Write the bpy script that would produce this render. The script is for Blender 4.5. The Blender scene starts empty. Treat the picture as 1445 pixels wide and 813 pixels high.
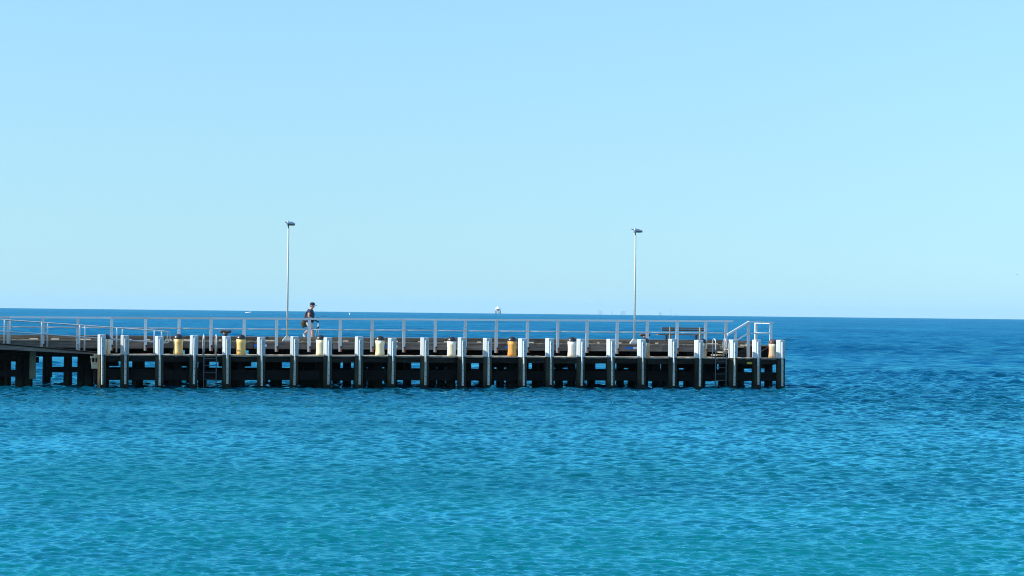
import bpy, bmesh, math, random
import numpy as np
from mathutils import Matrix, Vector

# ------------------------------------------------------------------ camera, sky, sun
scene = bpy.context.scene
C = scene.collection
EYE = 3.5                                    # eye height above the water, metres
EARTH = 7.433e6                              # effective earth radius (with refraction)

cam_data = bpy.data.cameras.new('camera')
cam_data.sensor_width = 36.0
cam_data.lens = 2950.0 / 1445.0 * 36.0
cam_data.clip_start = 0.5
cam_data.clip_end = 200000.0
cam = bpy.data.objects.new('camera', cam_data)
C.objects.link(cam)
cam.matrix_world = (Matrix.Translation((0, 0, EYE)) @ Matrix.Rotation(math.radians(90 + 0.6475), 4, 'X')
                    @ Matrix.Rotation(0.0111, 4, 'Z'))
scene.camera = cam

SUN_EL = math.radians(33)
SUN_AZ = math.radians(-103)                  # measured from +Y (view direction), negative = to the left
sun_vec = Vector((math.sin(SUN_AZ) * math.cos(SUN_EL), math.cos(SUN_AZ) * math.cos(SUN_EL), math.sin(SUN_EL)))

world = bpy.data.worlds.new('World')
scene.world = world
world.use_nodes = True
wn, wl = world.node_tree.nodes, world.node_tree.links
wn.clear()
w_out = wn.new('ShaderNodeOutputWorld')
w_bg = wn.new('ShaderNodeBackground')
w_bg.inputs['Strength'].default_value = 0.15
w_sky = wn.new('ShaderNodeTexSky')
w_sky.sky_type = 'NISHITA'
w_sky.sun_disc = False
w_sky.sun_elevation = SUN_EL
w_sky.sun_rotation = SUN_AZ
w_sky.altitude = 0
w_sky.air_density = 1.3
w_sky.dust_density = 0.5
w_sky.ozone_density = 2.0
w_tc = wn.new('ShaderNodeTexCoord')
w_map = wn.new('ShaderNodeMapping')               # flatter gradient towards the horizon, as in sea air
w_map.inputs['Location'].default_value = (0, 0, 0.07)
w_map.inputs['Scale'].default_value = (1, 1, 0.45)
wl.new(w_tc.outputs['Generated'], w_map.inputs['Vector'])
wl.new(w_map.outputs['Vector'], w_sky.inputs['Vector'])
w_tint = wn.new('ShaderNodeMix')
w_tint.data_type = 'RGBA'
w_tint.blend_type = 'MULTIPLY'
w_tint.inputs['Factor'].default_value = 1.0
w_tint.inputs['B'].default_value = (0.547, 0.776, 1.0, 1)
wl.new(w_sky.outputs['Color'], w_tint.inputs['A'])
wl.new(w_tint.outputs['Result'], w_bg.inputs['Color'])
wl.new(w_bg.outputs['Background'], w_out.inputs['Surface'])

sun_data = bpy.data.lights.new('sun', 'SUN')
sun_data.energy = 5.0
sun_data.angle = math.radians(0.53)
sun_data.color = (1.0, 0.92, 0.80)
sun = bpy.data.objects.new('sun', sun_data)
C.objects.link(sun)
sun.rotation_euler = (-sun_vec).to_track_quat('-Z', 'Y').to_euler()

vs = scene.view_settings
vs.view_transform = 'Standard'
vs.look = 'None'
vs.exposure = 0.42
vs.gamma = 1.0
scene.display_settings.display_device = 'sRGB'
scene.cycles.use_denoising = True
scene.cycles.denoising_prefilter = 'NONE'
scene.cycles.use_adaptive_sampling = False
scene.cycles.sample_clamp_indirect = 1.0
scene.cycles.filter_width = 1.0
scene.cycles.max_bounces = 8
scene.cycles.caustics_reflective = False
scene.cycles.caustics_refractive = False

# ------------------------------------------------------------------ jetty frame
P0 = Vector((-17.615, 90.122, 0.0))          # the first fender post at the waterline
ANG = math.radians(14.937)
DU = Vector((math.cos(ANG), math.sin(ANG), 0))
DV = Vector((-math.sin(ANG), math.cos(ANG), 0))
LOW = 1.46                                   # top of the lower landing
UP = 2.05                                    # top of the main deck
rng = random.Random(11)


def W(u, v, z=0.0):
    return P0 + DU * u + DV * v + Vector((0, 0, z))


# ------------------------------------------------------------------ mesh helpers
class MB:
    def __init__(self):
        self.v, self.f, self.sm = [], [], []

    def box(self, x0, x1, y0, y1, z0, z1):
        b = len(self.v)
        self.v += [(x0, y0, z0), (x1, y0, z0), (x1, y1, z0), (x0, y1, z0),
                   (x0, y0, z1), (x1, y0, z1), (x1, y1, z1), (x0, y1, z1)]
        for q in ((0, 3, 2, 1), (4, 5, 6, 7), (0, 1, 5, 4), (1, 2, 6, 5), (2, 3, 7, 6), (3, 0, 4, 7)):
            self.f.append(tuple(b + i for i in q))
            self.sm.append(False)
        return self

    def hexa(self, pts):
        b = len(self.v)
        self.v += [tuple(p) for p in pts]
        for q in ((0, 3, 2, 1), (4, 5, 6, 7), (0, 1, 5, 4), (1, 2, 6, 5), (2, 3, 7, 6), (3, 0, 4, 7)):
            self.f.append(tuple(b + i for i in q))
            self.sm.append(False)
        return self

    def prism(self, poly, z0, z1, cap=0.0):
        """upright prism over an xy polygon; cap > 0 chamfers the top rim"""
        n, b = len(poly), len(self.v)
        cx = sum(p[0] for p in poly) / n
        cy = sum(p[1] for p in poly) / n
        rings = [(1.0, z0), (1.0, z1 - cap)] + ([(1.0 - cap * 4, z1)] if cap else [])
        for s, z in rings:
            self.v += [(cx + (p[0] - cx) * s, cy + (p[1] - cy) * s, z) for p in poly]
        for r in range(len(rings) - 1):
            for i in range(n):
                j = (i + 1) % n
                self.f.append((b + r * n + i, b + r * n + j, b + (r + 1) * n + j, b + (r + 1) * n + i))
                self.sm.append(False)
        self.f.append(tuple(b + i for i in reversed(range(n))))
        self.f.append(tuple(b + (len(rings) - 1) * n + i for i in range(n)))
        self.sm += [False, False]
        return self

    def tube(self, pts, r, n=10, caps=True, smooth=True):
        pts = [Vector(p) for p in pts]
        rr = r if isinstance(r, (list, tuple)) else [r] * len(pts)
        b = len(self.v)
        ref = None
        for i, p in enumerate(pts):
            t = (pts[min(i + 1, len(pts) - 1)] - pts[max(i - 1, 0)]).normalized()
            if ref is None:
                ref = Vector((0, 0, 1)) if abs(t.z) < 0.9 else Vector((1, 0, 0))
            a = (ref - t * ref.dot(t)).normalized()
            ref = a
            c = t.cross(a)
            for k in range(n):
                q = 2 * math.pi * k / n
                self.v.append(tuple(p + (a * math.cos(q) + c * math.sin(q)) * rr[i]))
        for i in range(len(pts) - 1):
            for k in range(n):
                m = (k + 1) % n
                self.f.append((b + i * n + k, b + i * n + m, b + (i + 1) * n + m, b + (i + 1) * n + k))
                self.sm.append(smooth)
        if caps:
            self.f.append(tuple(b + k for k in reversed(range(n))))
            self.f.append(tuple(b + (len(pts) - 1) * n + k for k in range(n)))
            self.sm += [False, False]
        return self

    def lathe(self, prof, n=20, sx=1.0, sy=1.0, ox=0.0, oy=0.0):
        b = len(self.v)
        for r, z in prof:
            for k in range(n):
                q = 2 * math.pi * k / n
                self.v.append((ox + r * sx * math.cos(q), oy + r * sy * math.sin(q), z))
        for i in range(len(prof) - 1):
            for k in range(n):
                m = (k + 1) % n
                self.f.append((b + i * n + k, b + i * n + m, b + (i + 1) * n + m, b + (i + 1) * n + k))
                self.sm.append(True)
        self.f.append(tuple(b + k for k in reversed(range(n))))
        self.f.append(tuple(b + (len(prof) - 1) * n + k for k in range(n)))
        self.sm += [False, False]
        return self

    def mesh(self, name, mat):
        me = bpy.data.meshes.new(name)
        me.from_pydata(self.v, [], self.f)
        me.polygons.foreach_set('use_smooth', self.sm)
        me.materials.append(mat)
        me.update()
        return me

    def build(self, name, mat, parent=None):
        return link(name, self.mesh(name, mat), parent)


def link(name, me, parent=None, loc=(0, 0, 0), rz=0.0):
    o = bpy.data.objects.new(name, me)
    C.objects.link(o)
    o.location = loc
    o.rotation_euler = (0, 0, rz)
    o.parent = parent
    return o


def tag(o, label=None, cat=None, group=None, kind=None):
    if label:
        o['label'] = label
    if cat:
        o['category'] = cat
    if group:
        o['group'] = group
    if kind:
        o['kind'] = kind
    return o


def thing(name, label, cat, loc, rz=ANG, group=None):
    o = link(name, None, None, loc, rz)
    o.empty_display_size = 0.2
    return tag(o, label, cat, group)


ORD = ['first', 'second', 'third', 'fourth', 'fifth', 'sixth', 'seventh', 'eighth', 'ninth', 'tenth', 'eleventh', 'twelfth',
       'thirteenth', 'fourteenth', 'fifteenth', 'sixteenth', 'seventeenth', 'eighteenth', 'nineteenth', 'twentieth',
       'twenty-first', 'twenty-second', 'twenty-third']


# ------------------------------------------------------------------ materials
def new_mat(name):
    m = bpy.data.materials.new(name)
    m.use_nodes = True
    nt = m.node_tree
    return m, nt, nt.nodes, nt.links, nt.nodes['Principled BSDF']


def pos_coords(nt, scale, rot=True):
    g = nt.nodes.new('ShaderNodeNewGeometry')
    mp = nt.nodes.new('ShaderNodeMapping')
    mp.vector_type = 'TEXTURE'
    mp.inputs['Rotation'].default_value = (0, 0, ANG if rot else 0)
    mp.inputs['Scale'].default_value = tuple(1.0 / s for s in scale)
    nt.links.new(g.outputs['Position'], mp.inputs['Vector'])
    return mp.outputs['Vector']


def noise(nt, vec, scale=1.0, detail=4.0, rough=0.6, dist=0.0):
    n = nt.nodes.new('ShaderNodeTexNoise')
    n.inputs['Scale'].default_value = scale
    n.inputs['Detail'].default_value = detail
    n.inputs['Roughness'].default_value = rough
    n.inputs['Distortion'].default_value = dist
    nt.links.new(vec, n.inputs['Vector'])
    return n.outputs['Fac']


def ramp(nt, fac, stops):
    r = nt.nodes.new('ShaderNodeValToRGB')
    e = r.color_ramp.elements
    while len(e) < len(stops):
        e.new(0.5)
    for i, (p, c) in enumerate(stops):
        e[i].position = p
        e[i].color = (c[0], c[1], c[2], 1)
    nt.links.new(fac, r.inputs['Fac'])
    return r.outputs['Color']


def mixc(nt, fac, a, b, mode='MIX'):
    m = nt.nodes.new('ShaderNodeMix')
    m.data_type = 'RGBA'
    m.blend_type = mode
    for sock, val in ((m.inputs['Factor'], fac), (m.inputs['A'], a), (m.inputs['B'], b)):
        if hasattr(val, 'is_linked'):
            nt.links.new(val, sock)
        elif isinstance(val, (int, float)):
            sock.default_value = val
        else:
            sock.default_value = (val[0], val[1], val[2], 1)
    return m.outputs['Result']


def maprange(nt, val, a, b, c=0.0, d=1.0):
    m = nt.nodes.new('ShaderNodeMapRange')
    m.inputs['From Min'].default_value = a
    m.inputs['From Max'].default_value = b
    m.inputs['To Min'].default_value = c
    m.inputs['To Max'].default_value = d
    nt.links.new(val, m.inputs['Value'])
    return m.outputs['Result']


def math_n(nt, op, a, b=None):
    m = nt.nodes.new('ShaderNodeMath')
    m.operation = op
    for i, val in enumerate((a, b)):
        if val is None:
            continue
        if isinstance(val, (int, float)):
            m.inputs[i].default_value = val
        else:
            nt.links.new(val, m.inputs[i])
    return m.outputs['Value']


def bump(nt, height, strength, dist, bsdf):
    b = nt.nodes.new('ShaderNodeBump')
    b.inputs['Strength'].default_value = strength
    b.inputs['Distance'].default_value = dist
    nt.links.new(height, b.inputs['Height'])
    nt.links.new(b.outputs['Normal'], bsdf.inputs['Normal'])


def timber(name, dark, light, axis='u', rough=0.85, algae=None):
    m, nt, N, L, B = new_mat(name)
    s = {'u': (1.2, 16, 16), 'v': (16, 1.2, 16), 'z': (14, 14, 1.0)}[axis]
    grain = noise(nt, pos_coords(nt, s), 1.0, 5, 0.65)
    blot = noise(nt, pos_coords(nt, (0.9, 0.9, 1.3)), 1.0, 4, 0.6)
    f = math_n(nt, 'MULTIPLY_ADD', grain, 0.65)
    N[f.node.name].inputs[2].default_value = 0.0
    f = math_n(nt, 'ADD', f, math_n(nt, 'MULTIPLY', blot, 0.35))
    col = ramp(nt, f, [(0.32, dark), (0.68, light)])
    oi = nt.nodes.new('ShaderNodeObjectInfo')
    col = mixc(nt, 1.0, col, ramp(nt, oi.outputs['Random'], [(0.0, (0.62, 0.60, 0.58)), (0.5, (0.95, 0.92, 0.88)), (1.0, (1.25, 1.15, 1.02))]), 'MULTIPLY')
    if algae:
        g = nt.nodes.new('ShaderNodeNewGeometry')
        sx = nt.nodes.new('ShaderNodeSeparateXYZ')
        L.new(g.outputs['Position'], sx.inputs['Vector'])
        wob = math_n(nt, 'ADD', sx.outputs['Z'], math_n(nt, 'MULTIPLY', grain, 0.5))
        col = mixc(nt, maprange(nt, wob, 0.75, 0.4), col, algae)
    L.new(col, B.inputs['Base Color'])
    B.inputs['Roughness'].default_value = rough
    B.inputs['Specular IOR Level'].default_value = 0.08
    bump(nt, grain, 0.5, 0.01, B)
    return m


def paint(name, col, dirt=(0.45, 0.40, 0.33), amount=0.25, rough=0.5, axis='z'):
    m, nt, N, L, B = new_mat(name)
    s = {'u': (1.0, 9, 9), 'z': (9, 9, 0.8)}[axis]
    n = noise(nt, pos_coords(nt, s), 1.0, 5, 0.7)
    c = mixc(nt, maprange(nt, n, 0.52, 0.8, 0.0, amount), col, dirt)
    rs = noise(nt, pos_coords(nt, {'u': (0.7, 22, 22), 'z': (24, 24, 1.1)}[axis]), 1.0, 3, 0.6, 0.2)
    c = mixc(nt, maprange(nt, rs, 0.66, 0.74, 0.0, 0.5), c, (0.34, 0.20, 0.10))
    oi = nt.nodes.new('ShaderNodeObjectInfo')
    c = mixc(nt, 1.0, c, ramp(nt, oi.outputs['Random'], [(0.0, (0.80, 0.79, 0.76)), (1.0, (1.04, 1.04, 1.04))]), 'MULTIPLY')
    L.new(c, B.inputs['Base Color'])
    B.inputs['Roughness'].default_value = rough
    B.inputs['Specular IOR Level'].default_value = 0.35
    return m


def plain(name, col, rough=0.6, metal=0.0, var=0.15, spec=0.4):
    m, nt, N, L, B = new_mat(name)
    n = noise(nt, pos_coords(nt, (11, 11, 11)), 1.0, 4, 0.6)
    d = tuple(c * (1 - var) for c in col)
    l = tuple(min(1, c * (1 + var)) for c in col)
    L.new(ramp(nt, n, [(0.3, d), (0.7, l)]), B.inputs['Base Color'])
    B.inputs['Roughness'].default_value = rough
    B.inputs['Metallic'].default_value = metal
    B.inputs['Specular IOR Level'].default_value = spec
    return m


def sleeve_paint(name, base, stain, amount, seed):
    """old paint on a round pile head with long vertical rust streaks"""
    m, nt, N, L, B = new_mat(name)
    tc = nt.nodes.new('ShaderNodeTexCoord')
    mp = nt.nodes.new('ShaderNodeMapping')
    mp.inputs['Location'].default_value = (seed * 3.1, seed * 1.7, seed)
    mp.inputs['Scale'].default_value = (5.5, 5.5, 0.55)
    L.new(tc.outputs['Object'], mp.inputs['Vector'])
    n = noise(nt, mp.outputs['Vector'], 1.0, 4, 0.6, 0.3)
    mp2 = nt.nodes.new('ShaderNodeMapping')
    mp2.inputs['Location'].default_value = (seed, seed, 0)
    mp2.inputs['Scale'].default_value = (9, 9, 5)
    L.new(tc.outputs['Object'], mp2.inputs['Vector'])
    n2 = noise(nt, mp2.outputs['Vector'], 1.0, 5, 0.7)
    c = mixc(nt, maprange(nt, n, 0.62 - amount * 0.4, 0.72 - amount * 0.25, 0, 0.92), base, stain)
    c = mixc(nt, maprange(nt, n2, 0.56, 0.75, 0, 0.45), c, tuple(s * 0.55 for s in stain))
    L.new(c, B.inputs['Base Color'])
    B.inputs['Roughness'].default_value = 0.6
    return m


M = {
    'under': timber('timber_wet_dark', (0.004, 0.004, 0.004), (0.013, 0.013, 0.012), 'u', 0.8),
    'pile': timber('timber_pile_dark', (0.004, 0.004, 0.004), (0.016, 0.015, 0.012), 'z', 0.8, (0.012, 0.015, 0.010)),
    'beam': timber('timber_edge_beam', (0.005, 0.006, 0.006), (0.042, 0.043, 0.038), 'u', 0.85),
    'fascia': timber('timber_fascia_grey', (0.085, 0.074, 0.068), (0.31, 0.265, 0.235), 'u', 0.9),
    'kerb': timber('timber_kerb_brown', (0.10, 0.078, 0.060), (0.35, 0.275, 0.21), 'u', 0.9),
    'plank': timber('timber_deck_plank', (0.20, 0.175, 0.145), (0.42, 0.375, 0.31), 'v', 0.9),
    'pale': timber('timber_pale', (0.30, 0.25, 0.18), (0.55, 0.47, 0.36), 'u', 0.85),
    'bench': timber('timber_bench', (0.10, 0.085, 0.075), (0.24, 0.21, 0.185), 'u', 0.85),
    'shaft': timber('timber_fender_shaft', (0.018, 0.021, 0.016), (0.085, 0.085, 0.060), 'z', 0.8, (0.02, 0.022, 0.016)),
    'green': timber('timber_green_grey', (0.06, 0.075, 0.06), (0.16, 0.18, 0.14), 'z', 0.85),
    'white': paint('paint_white_post', (0.50, 0.555, 0.58), (0.33, 0.33, 0.28), 0.5),
    'rail': paint('paint_white_rail', (0.70, 0.73, 0.75), (0.42, 0.34, 0.27), 0.35, 0.45, 'u'),
    'strip': paint('strip_pale', (0.52, 0.54, 0.49), (0.16, 0.15, 0.11), 0.7, 0.5),
    'galv': plain('galvanised_steel', (0.46, 0.47, 0.46), 0.5, 0.25),
    'oldsteel': plain('steel_weathered', (0.11, 0.13, 0.13), 0.6, 0.1),
    'lamp_pole': plain('lamp_pole_paint', (0.47, 0.50, 0.47), 0.45),
    'rust': plain('rust', (0.33, 0.10, 0.03), 0.9, 0, 0.45),
    'bolt': plain('bolt_dark', (0.03, 0.03, 0.03), 0.6),
    'rubber': plain('cap_black', (0.018, 0.018, 0.020), 0.35, 0, 0.2, 0.5),
    'rustcap': plain('cap_rusty', (0.09, 0.045, 0.035), 0.5, 0, 0.3),
    'iron': plain('iron_bollard', (0.075, 0.06, 0.055), 0.45, 0.0, 0.4, 0.5),
    'solar': plain('solar_cell', (0.03, 0.075, 0.19), 0.2, 0, 0.1, 0.6),
    'frame': plain('panel_frame_grey', (0.16, 0.18, 0.21), 0.5),
    'dark': plain('dark_housing', (0.03, 0.032, 0.036), 0.5),
    'blue': plain('sign_blue', (0.01, 0.16, 0.62), 0.4),
    'signwhite': plain('sign_white', (0.74, 0.76, 0.80), 0.4),
    'yellow': plain('sign_yellow', (0.70, 0.55, 0.05), 0.5),
    'skin': plain('skin', (0.50, 0.27, 0.19), 0.55, 0, 0.08),
    'hair': plain('hair_grey', (0.20, 0.17, 0.15), 0.8),
    'navy': plain('shirt_navy', (0.035, 0.045, 0.085), 0.9, 0, 0.3),
    'shorts': plain('shorts_pale', (0.50, 0.49, 0.50), 0.9, 0, 0.12),
    'cap': plain('cap_cloth', (0.020, 0.026, 0.038), 0.9),
    'shoe': plain('shoe_white', (0.78, 0.77, 0.74), 0.7),
    'olive': plain('bag_olive', (0.050, 0.055, 0.036), 0.9, 0, 0.3),
    'rod': plain('rod_dark', (0.05, 0.04, 0.045), 0.4),
    'hull': plain('hull_white', (0.86, 0.86, 0.84), 0.4),
    'hutwall': plain('hut_wall', (0.42, 0.36, 0.36), 0.7),
    'hutroof': plain('hut_roof', (0.80, 0.76, 0.68), 0.6),
    'tower': plain('tower_haze_blue', (0.30, 0.42, 0.55), 0.7),  # blue of the distant haze put into the base colour
    'gull': plain('gull', (0.35, 0.36, 0.38), 0.8),
}
# smooth iron needs no position noise at the sleeve; each pile head has its own paint
CREAM, YEL, ORA, WHI, TAN = (0.82, 0.69, 0.44), (0.76, 0.55, 0.22), (0.72, 0.34, 0.07), (0.80, 0.79, 0.74), (0.60, 0.47, 0.30)
RUSTY = (0.45, 0.20, 0.05)


# ------------------------------------------------------------------ sea
def build_sea():
    r = np.random.RandomState(5)
    rows = [21.0]
    while rows[-1] < 1000:
        rows.append(rows[-1] * (1.0018 if rows[-1] < 130 else 1.0034))
    while rows[-1] < 14000:
        rows.append(rows[-1] * 1.03)
    y = np.array(rows)
    dy = np.gradient(y)
    t = np.linspace(-1, 1, 681)
    a = np.abs(t)
    frac = np.sign(t) * np.where(a < 0.88, a * 0.30 / 0.88, 0.30 + (a - 0.88) / 0.12 * 0.5 + ((a - 0.88) / 0.12) ** 2 * 0.4)
    X = (frac[None, :] * y[:, None]).astype(np.float32)
    Y = np.repeat(y[:, None], len(t), 1).astype(np.float32)
    lod = dy.astype(np.float32)[:, None]
    Z = np.zeros_like(X)
    GX = np.zeros_like(X)
    GY = np.zeros_like(X)
    # gust patches: slow variation of the chop's height
    gust = np.ones_like(X)
    for i in range(7):
        lam = 18 * 1.7 ** i
        th = r.uniform(0, 6.28)
        gust += 0.11 * np.sin((X * math.cos(th) + 0.45 * Y * math.sin(th)) * (6.283 / lam) + r.uniform(0, 6.28))
    gust = np.clip(gust, 0.45, 1.7)
    off = np.clip((Y[:, :1] - 70) / 130, 0, 1)   # longer waves build up away from the beach
    lam_c = np.clip(0.0050 * Y[:, :1] + 0.055, 0.18, 0.50) + 1.2 * off
    expo = 1.75 - 0.6 * off
    n = 180
    for i in range(n):
        lam = 0.14 * (44.0 ** ((i + r.uniform(0, 1)) / n))
        th = math.radians(-95) + r.normal(0, 0.66)
        k = 6.2832 / lam
        s = 0.076 * min(1.0, lam / 0.18)
        fade = np.clip((lam - 2.2 * lod) / (1.6 * lod), 0, 1)
        fade = fade * np.minimum(1.0, lam_c / lam) ** expo * (1 - 0.05 * off)
        jmax = max(2, int((fade.max(axis=1) > 0).sum()))
        kx, ky = k * math.cos(th), k * math.sin(th)
        ph = X[:jmax] * kx + Y[:jmax] * ky + r.uniform(0, 6.28)
        amp = (s / k) * fade[:jmax] * gust[:jmax]
        c = np.cos(ph)
        Z[:jmax] += amp * np.sin(ph)
        GX[:jmax] += amp * c * math.cos(th)
        GY[:jmax] += amp * c * math.sin(th)
    Z -= (X * X + Y * Y) / (2 * EARTH)
    Xd = X + 1.0 * GX
    Yd = Y + 1.0 * GY
    nr, nc = X.shape
    co = np.empty((nr * nc, 3), np.float32)
    co[:, 0] = Xd.ravel()
    co[:, 1] = Yd.ravel()
    co[:, 2] = Z.ravel()
    idx = np.arange(nr * nc, dtype=np.int32).reshape(nr, nc)
    q = np.stack([idx[:-1, :-1], idx[:-1, 1:], idx[1:, 1:], idx[1:, :-1]], -1).reshape(-1, 4)
    me = bpy.data.meshes.new('sea')
    me.vertices.add(nr * nc)
    me.vertices.foreach_set('co', co.ravel())
    me.loops.add(q.size)
    me.loops.foreach_set('vertex_index', q.ravel())
    me.polygons.add(len(q))
    me.polygons.foreach_set('loop_start', np.arange(0, q.size, 4, dtype=np.int32))
    me.polygons.foreach_set('loop_total', np.full(len(q), 4, dtype=np.int32))
    me.polygons.foreach_set('use_smooth', np.ones(len(q), dtype=bool))
    me.update(calc_edges=True)
    me.materials.append(sea_material())
    o = link('sea', me)
    tag(o, 'rippled blue sea, turquoise in the foreground shallows', 'sea', kind='structure')
    return o


def sea_material():
    m, nt, N, L, B = new_mat('sea_water')
    g = N.new('ShaderNodeNewGeometry')
    sx = N.new('ShaderNodeSeparateXYZ')
    L.new(g.outputs['Position'], sx.inputs['Vector'])
    # depth of the water: sandy shallows off the beach, deeper further out
    patch = noise(nt, pos_coords(nt, (0.020, 0.055, 1), False), 1.0, 3, 0.55, 0.4)
    dist = math_n(nt, 'ADD', sx.outputs['Y'], math_n(nt, 'MULTIPLY', math_n(nt, 'SUBTRACT', patch, 0.5), 40.0))
    t = maprange(nt, dist, 22, 150)
    body = ramp(nt, t, [(0.0, SEA[0]), (0.20, SEA[1]), (0.5, SEA[2]), (1.0, SEA[3])])
    weed = noise(nt, pos_coords(nt, (0.022, 0.11, 1), False), 1.0, 4, 0.6, 0.6)
    body = mixc(nt, maprange(nt, weed, 0.46, 0.68, 0.0, 0.75), body, SEA[4])
    # ripples too small for the mesh
    r1 = noise(nt, pos_coords(nt, (3.0, 5.0, 1), False), 1.0, 4, 0.62, 0.3)
    r2 = noise(nt, pos_coords(nt, (0.55, 0.8, 1), False), 1.0, 4, 0.6, 0.3)
    r3 = noise(nt, pos_coords(nt, (8.5, 12.0, 1), False), 1.0, 3, 0.6, 0.2)
    far = maprange(nt, sx.outputs['Y'], 60, 350)
    h0 = math_n(nt, 'ADD', math_n(nt, 'MULTIPLY', r1, 0.012), math_n(nt, 'MULTIPLY', r3, 0.002))
    h = math_n(nt, 'ADD', h0, math_n(nt, 'MULTIPLY', math_n(nt, 'MULTIPLY', r2, far), 0.22))
    bp = N.new('ShaderNodeBump')
    bp.inputs['Strength'].default_value = 1.0
    bp.inputs['Distance'].default_value = 1.0
    L.new(h, bp.inputs['Height'])
    dif = N.new('ShaderNodeBsdfDiffuse')
    L.new(body, dif.inputs['Color'])
    L.new(bp.outputs['Normal'], dif.inputs['Normal'])
    gl = N.new('ShaderNodeBsdfAnisotropic')
    gl.inputs['Color'].default_value = SEA_GLOSS
    L.new(maprange(nt, sx.outputs['Y'], 25, 500, 0.03, 0.35), gl.inputs['Roughness'])
    L.new(bp.outputs['Normal'], gl.inputs['Normal'])
    fr = N.new('ShaderNodeFresnel')
    fr.inputs['IOR'].default_value = 1.333
    L.new(bp.outputs['Normal'], fr.inputs['Normal'])
    # cat's-paws: wind-roughened and slick streaks reflect more or less
    g1 = noise(nt, pos_coords(nt, (0.030, 0.008, 1), False), 1.0, 5, 0.65, 0.3)
    g2 = noise(nt, pos_coords(nt, (0.25, 0.055, 1), False), 1.0, 4, 0.65, 0.3)
    gm = math_n(nt, 'ADD', math_n(nt, 'MULTIPLY', g1, 0.55), math_n(nt, 'MULTIPLY', g2, 0.45))
    fac = math_n(nt, 'MULTIPLY', fr.outputs['Fac'], math_n(nt, 'MULTIPLY', maprange(nt, gm, 0.36, 0.64, 0.55, 1.15), maprange(nt, sx.outputs['Y'], 40, 220, 1.62, 0.60)))
    g3 = noise(nt, pos_coords(nt, (0.035, 0.13, 1), False), 1.0, 4, 0.6, 0.5)
    fac = math_n(nt, 'MULTIPLY', fac, maprange(nt, g3, 0.36, 0.64, 0.72, 1.18))
    mx = N.new('ShaderNodeMixShader')
    L.new(fac, mx.inputs['Fac'])
    L.new(dif.outputs['BSDF'], mx.inputs[1])
    L.new(gl.outputs['BSDF'], mx.inputs[2])
    L.new(mx.outputs['Shader'], N['Material Output'].inputs['Surface'])
    N.remove(B)
    return m


SEA = [(0.002, 0.160, 0.165), (0.001, 0.085, 0.105), (0.001, 0.058, 0.098), (0.001, 0.066, 0.165), (0.001, 0.050, 0.10)]
SEA_GLOSS = (0.19, 0.78, 0.95, 1)
build_sea()

# ------------------------------------------------------------------ the jetty itself
pier = thing('jetty', 'long dark timber jetty on piles with a lower landing along its front', 'jetty', W(0, 0))
U0, U1 = -9.0, 31.25                         # extent along the jetty
BENT = [0.16, 3.29, 6.03, 9.57, 12.26, 15.56, 18.39, 21.24, 24.78, 27.59, 31.0]


def ubox(name, mat, u0, u1, v0, v1, z0, z1, parent=None, j=0.0):
    mb = MB()
    mb.box(u0, u1, v0, v1, z0, z1)
    if j:
        mb.v = [(x + rng.uniform(-j, j), y + rng.uniform(-j, j), z + rng.uniform(-j, j)) for x, y, z in mb.v]
    return mb.build(name, mat, parent or pier)


# decks: one joined layer of planks each (single planks are a few pixels)
def deck(name, u0, u1, v0, v1, top, mat, step=0.2):
    mb = MB()
    u = u0
    while u < u1 - 0.02:
        d = rng.uniform(-0.012, 0.008)
        mb.box(u + 0.006, min(u + step, u1) - 0.006, v0 + rng.uniform(-0.025, 0.02), v1 + rng.uniform(-0.02, 0.02), top - 0.06 + d, top + d)
        u += step
    return tag(mb.build(name, mat, pier), kind='stuff')


deck('landing_planks', -0.35, U1 + 0.15, 0.10, 2.02, LOW, M['plank'])
deck('deck_planks', U0, U1 - 0.05, 2.02, 6.3, UP, M['plank'])

# edge beam under the landing, one length per bay of bents
cuts = [-0.3, 3.1, 6.3, 9.5, 12.6, 15.6, 18.7, 21.6, 24.8, 28.0, 31.3]
for a, b in zip(cuts[:-1], cuts[1:]):
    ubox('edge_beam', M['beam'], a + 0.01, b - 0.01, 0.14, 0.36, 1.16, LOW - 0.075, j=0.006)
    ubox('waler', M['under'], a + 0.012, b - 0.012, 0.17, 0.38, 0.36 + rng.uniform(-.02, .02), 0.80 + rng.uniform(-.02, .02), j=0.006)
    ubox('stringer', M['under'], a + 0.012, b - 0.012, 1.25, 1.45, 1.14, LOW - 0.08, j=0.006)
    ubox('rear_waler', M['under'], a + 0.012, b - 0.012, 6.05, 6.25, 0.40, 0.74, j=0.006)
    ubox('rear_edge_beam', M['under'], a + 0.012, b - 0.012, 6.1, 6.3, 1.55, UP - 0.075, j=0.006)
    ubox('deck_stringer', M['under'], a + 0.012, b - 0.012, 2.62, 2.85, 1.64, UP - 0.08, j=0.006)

# inner beam below the main deck; the gaps between its lengths let the sea show through
gaps = [(3.55, 3.85), (6.35, 6.72), (9.2, 9.48), (12.0, 12.2), (15.0, 15.5), (20.85, 21.1), (23.9, 24.05), (27.2, 27.35)]
e0 = -0.3
for g0, g1 in gaps + [(31.2, 31.3)]:
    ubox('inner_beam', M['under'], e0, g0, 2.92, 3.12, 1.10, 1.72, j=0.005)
    e0 = g1

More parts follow.
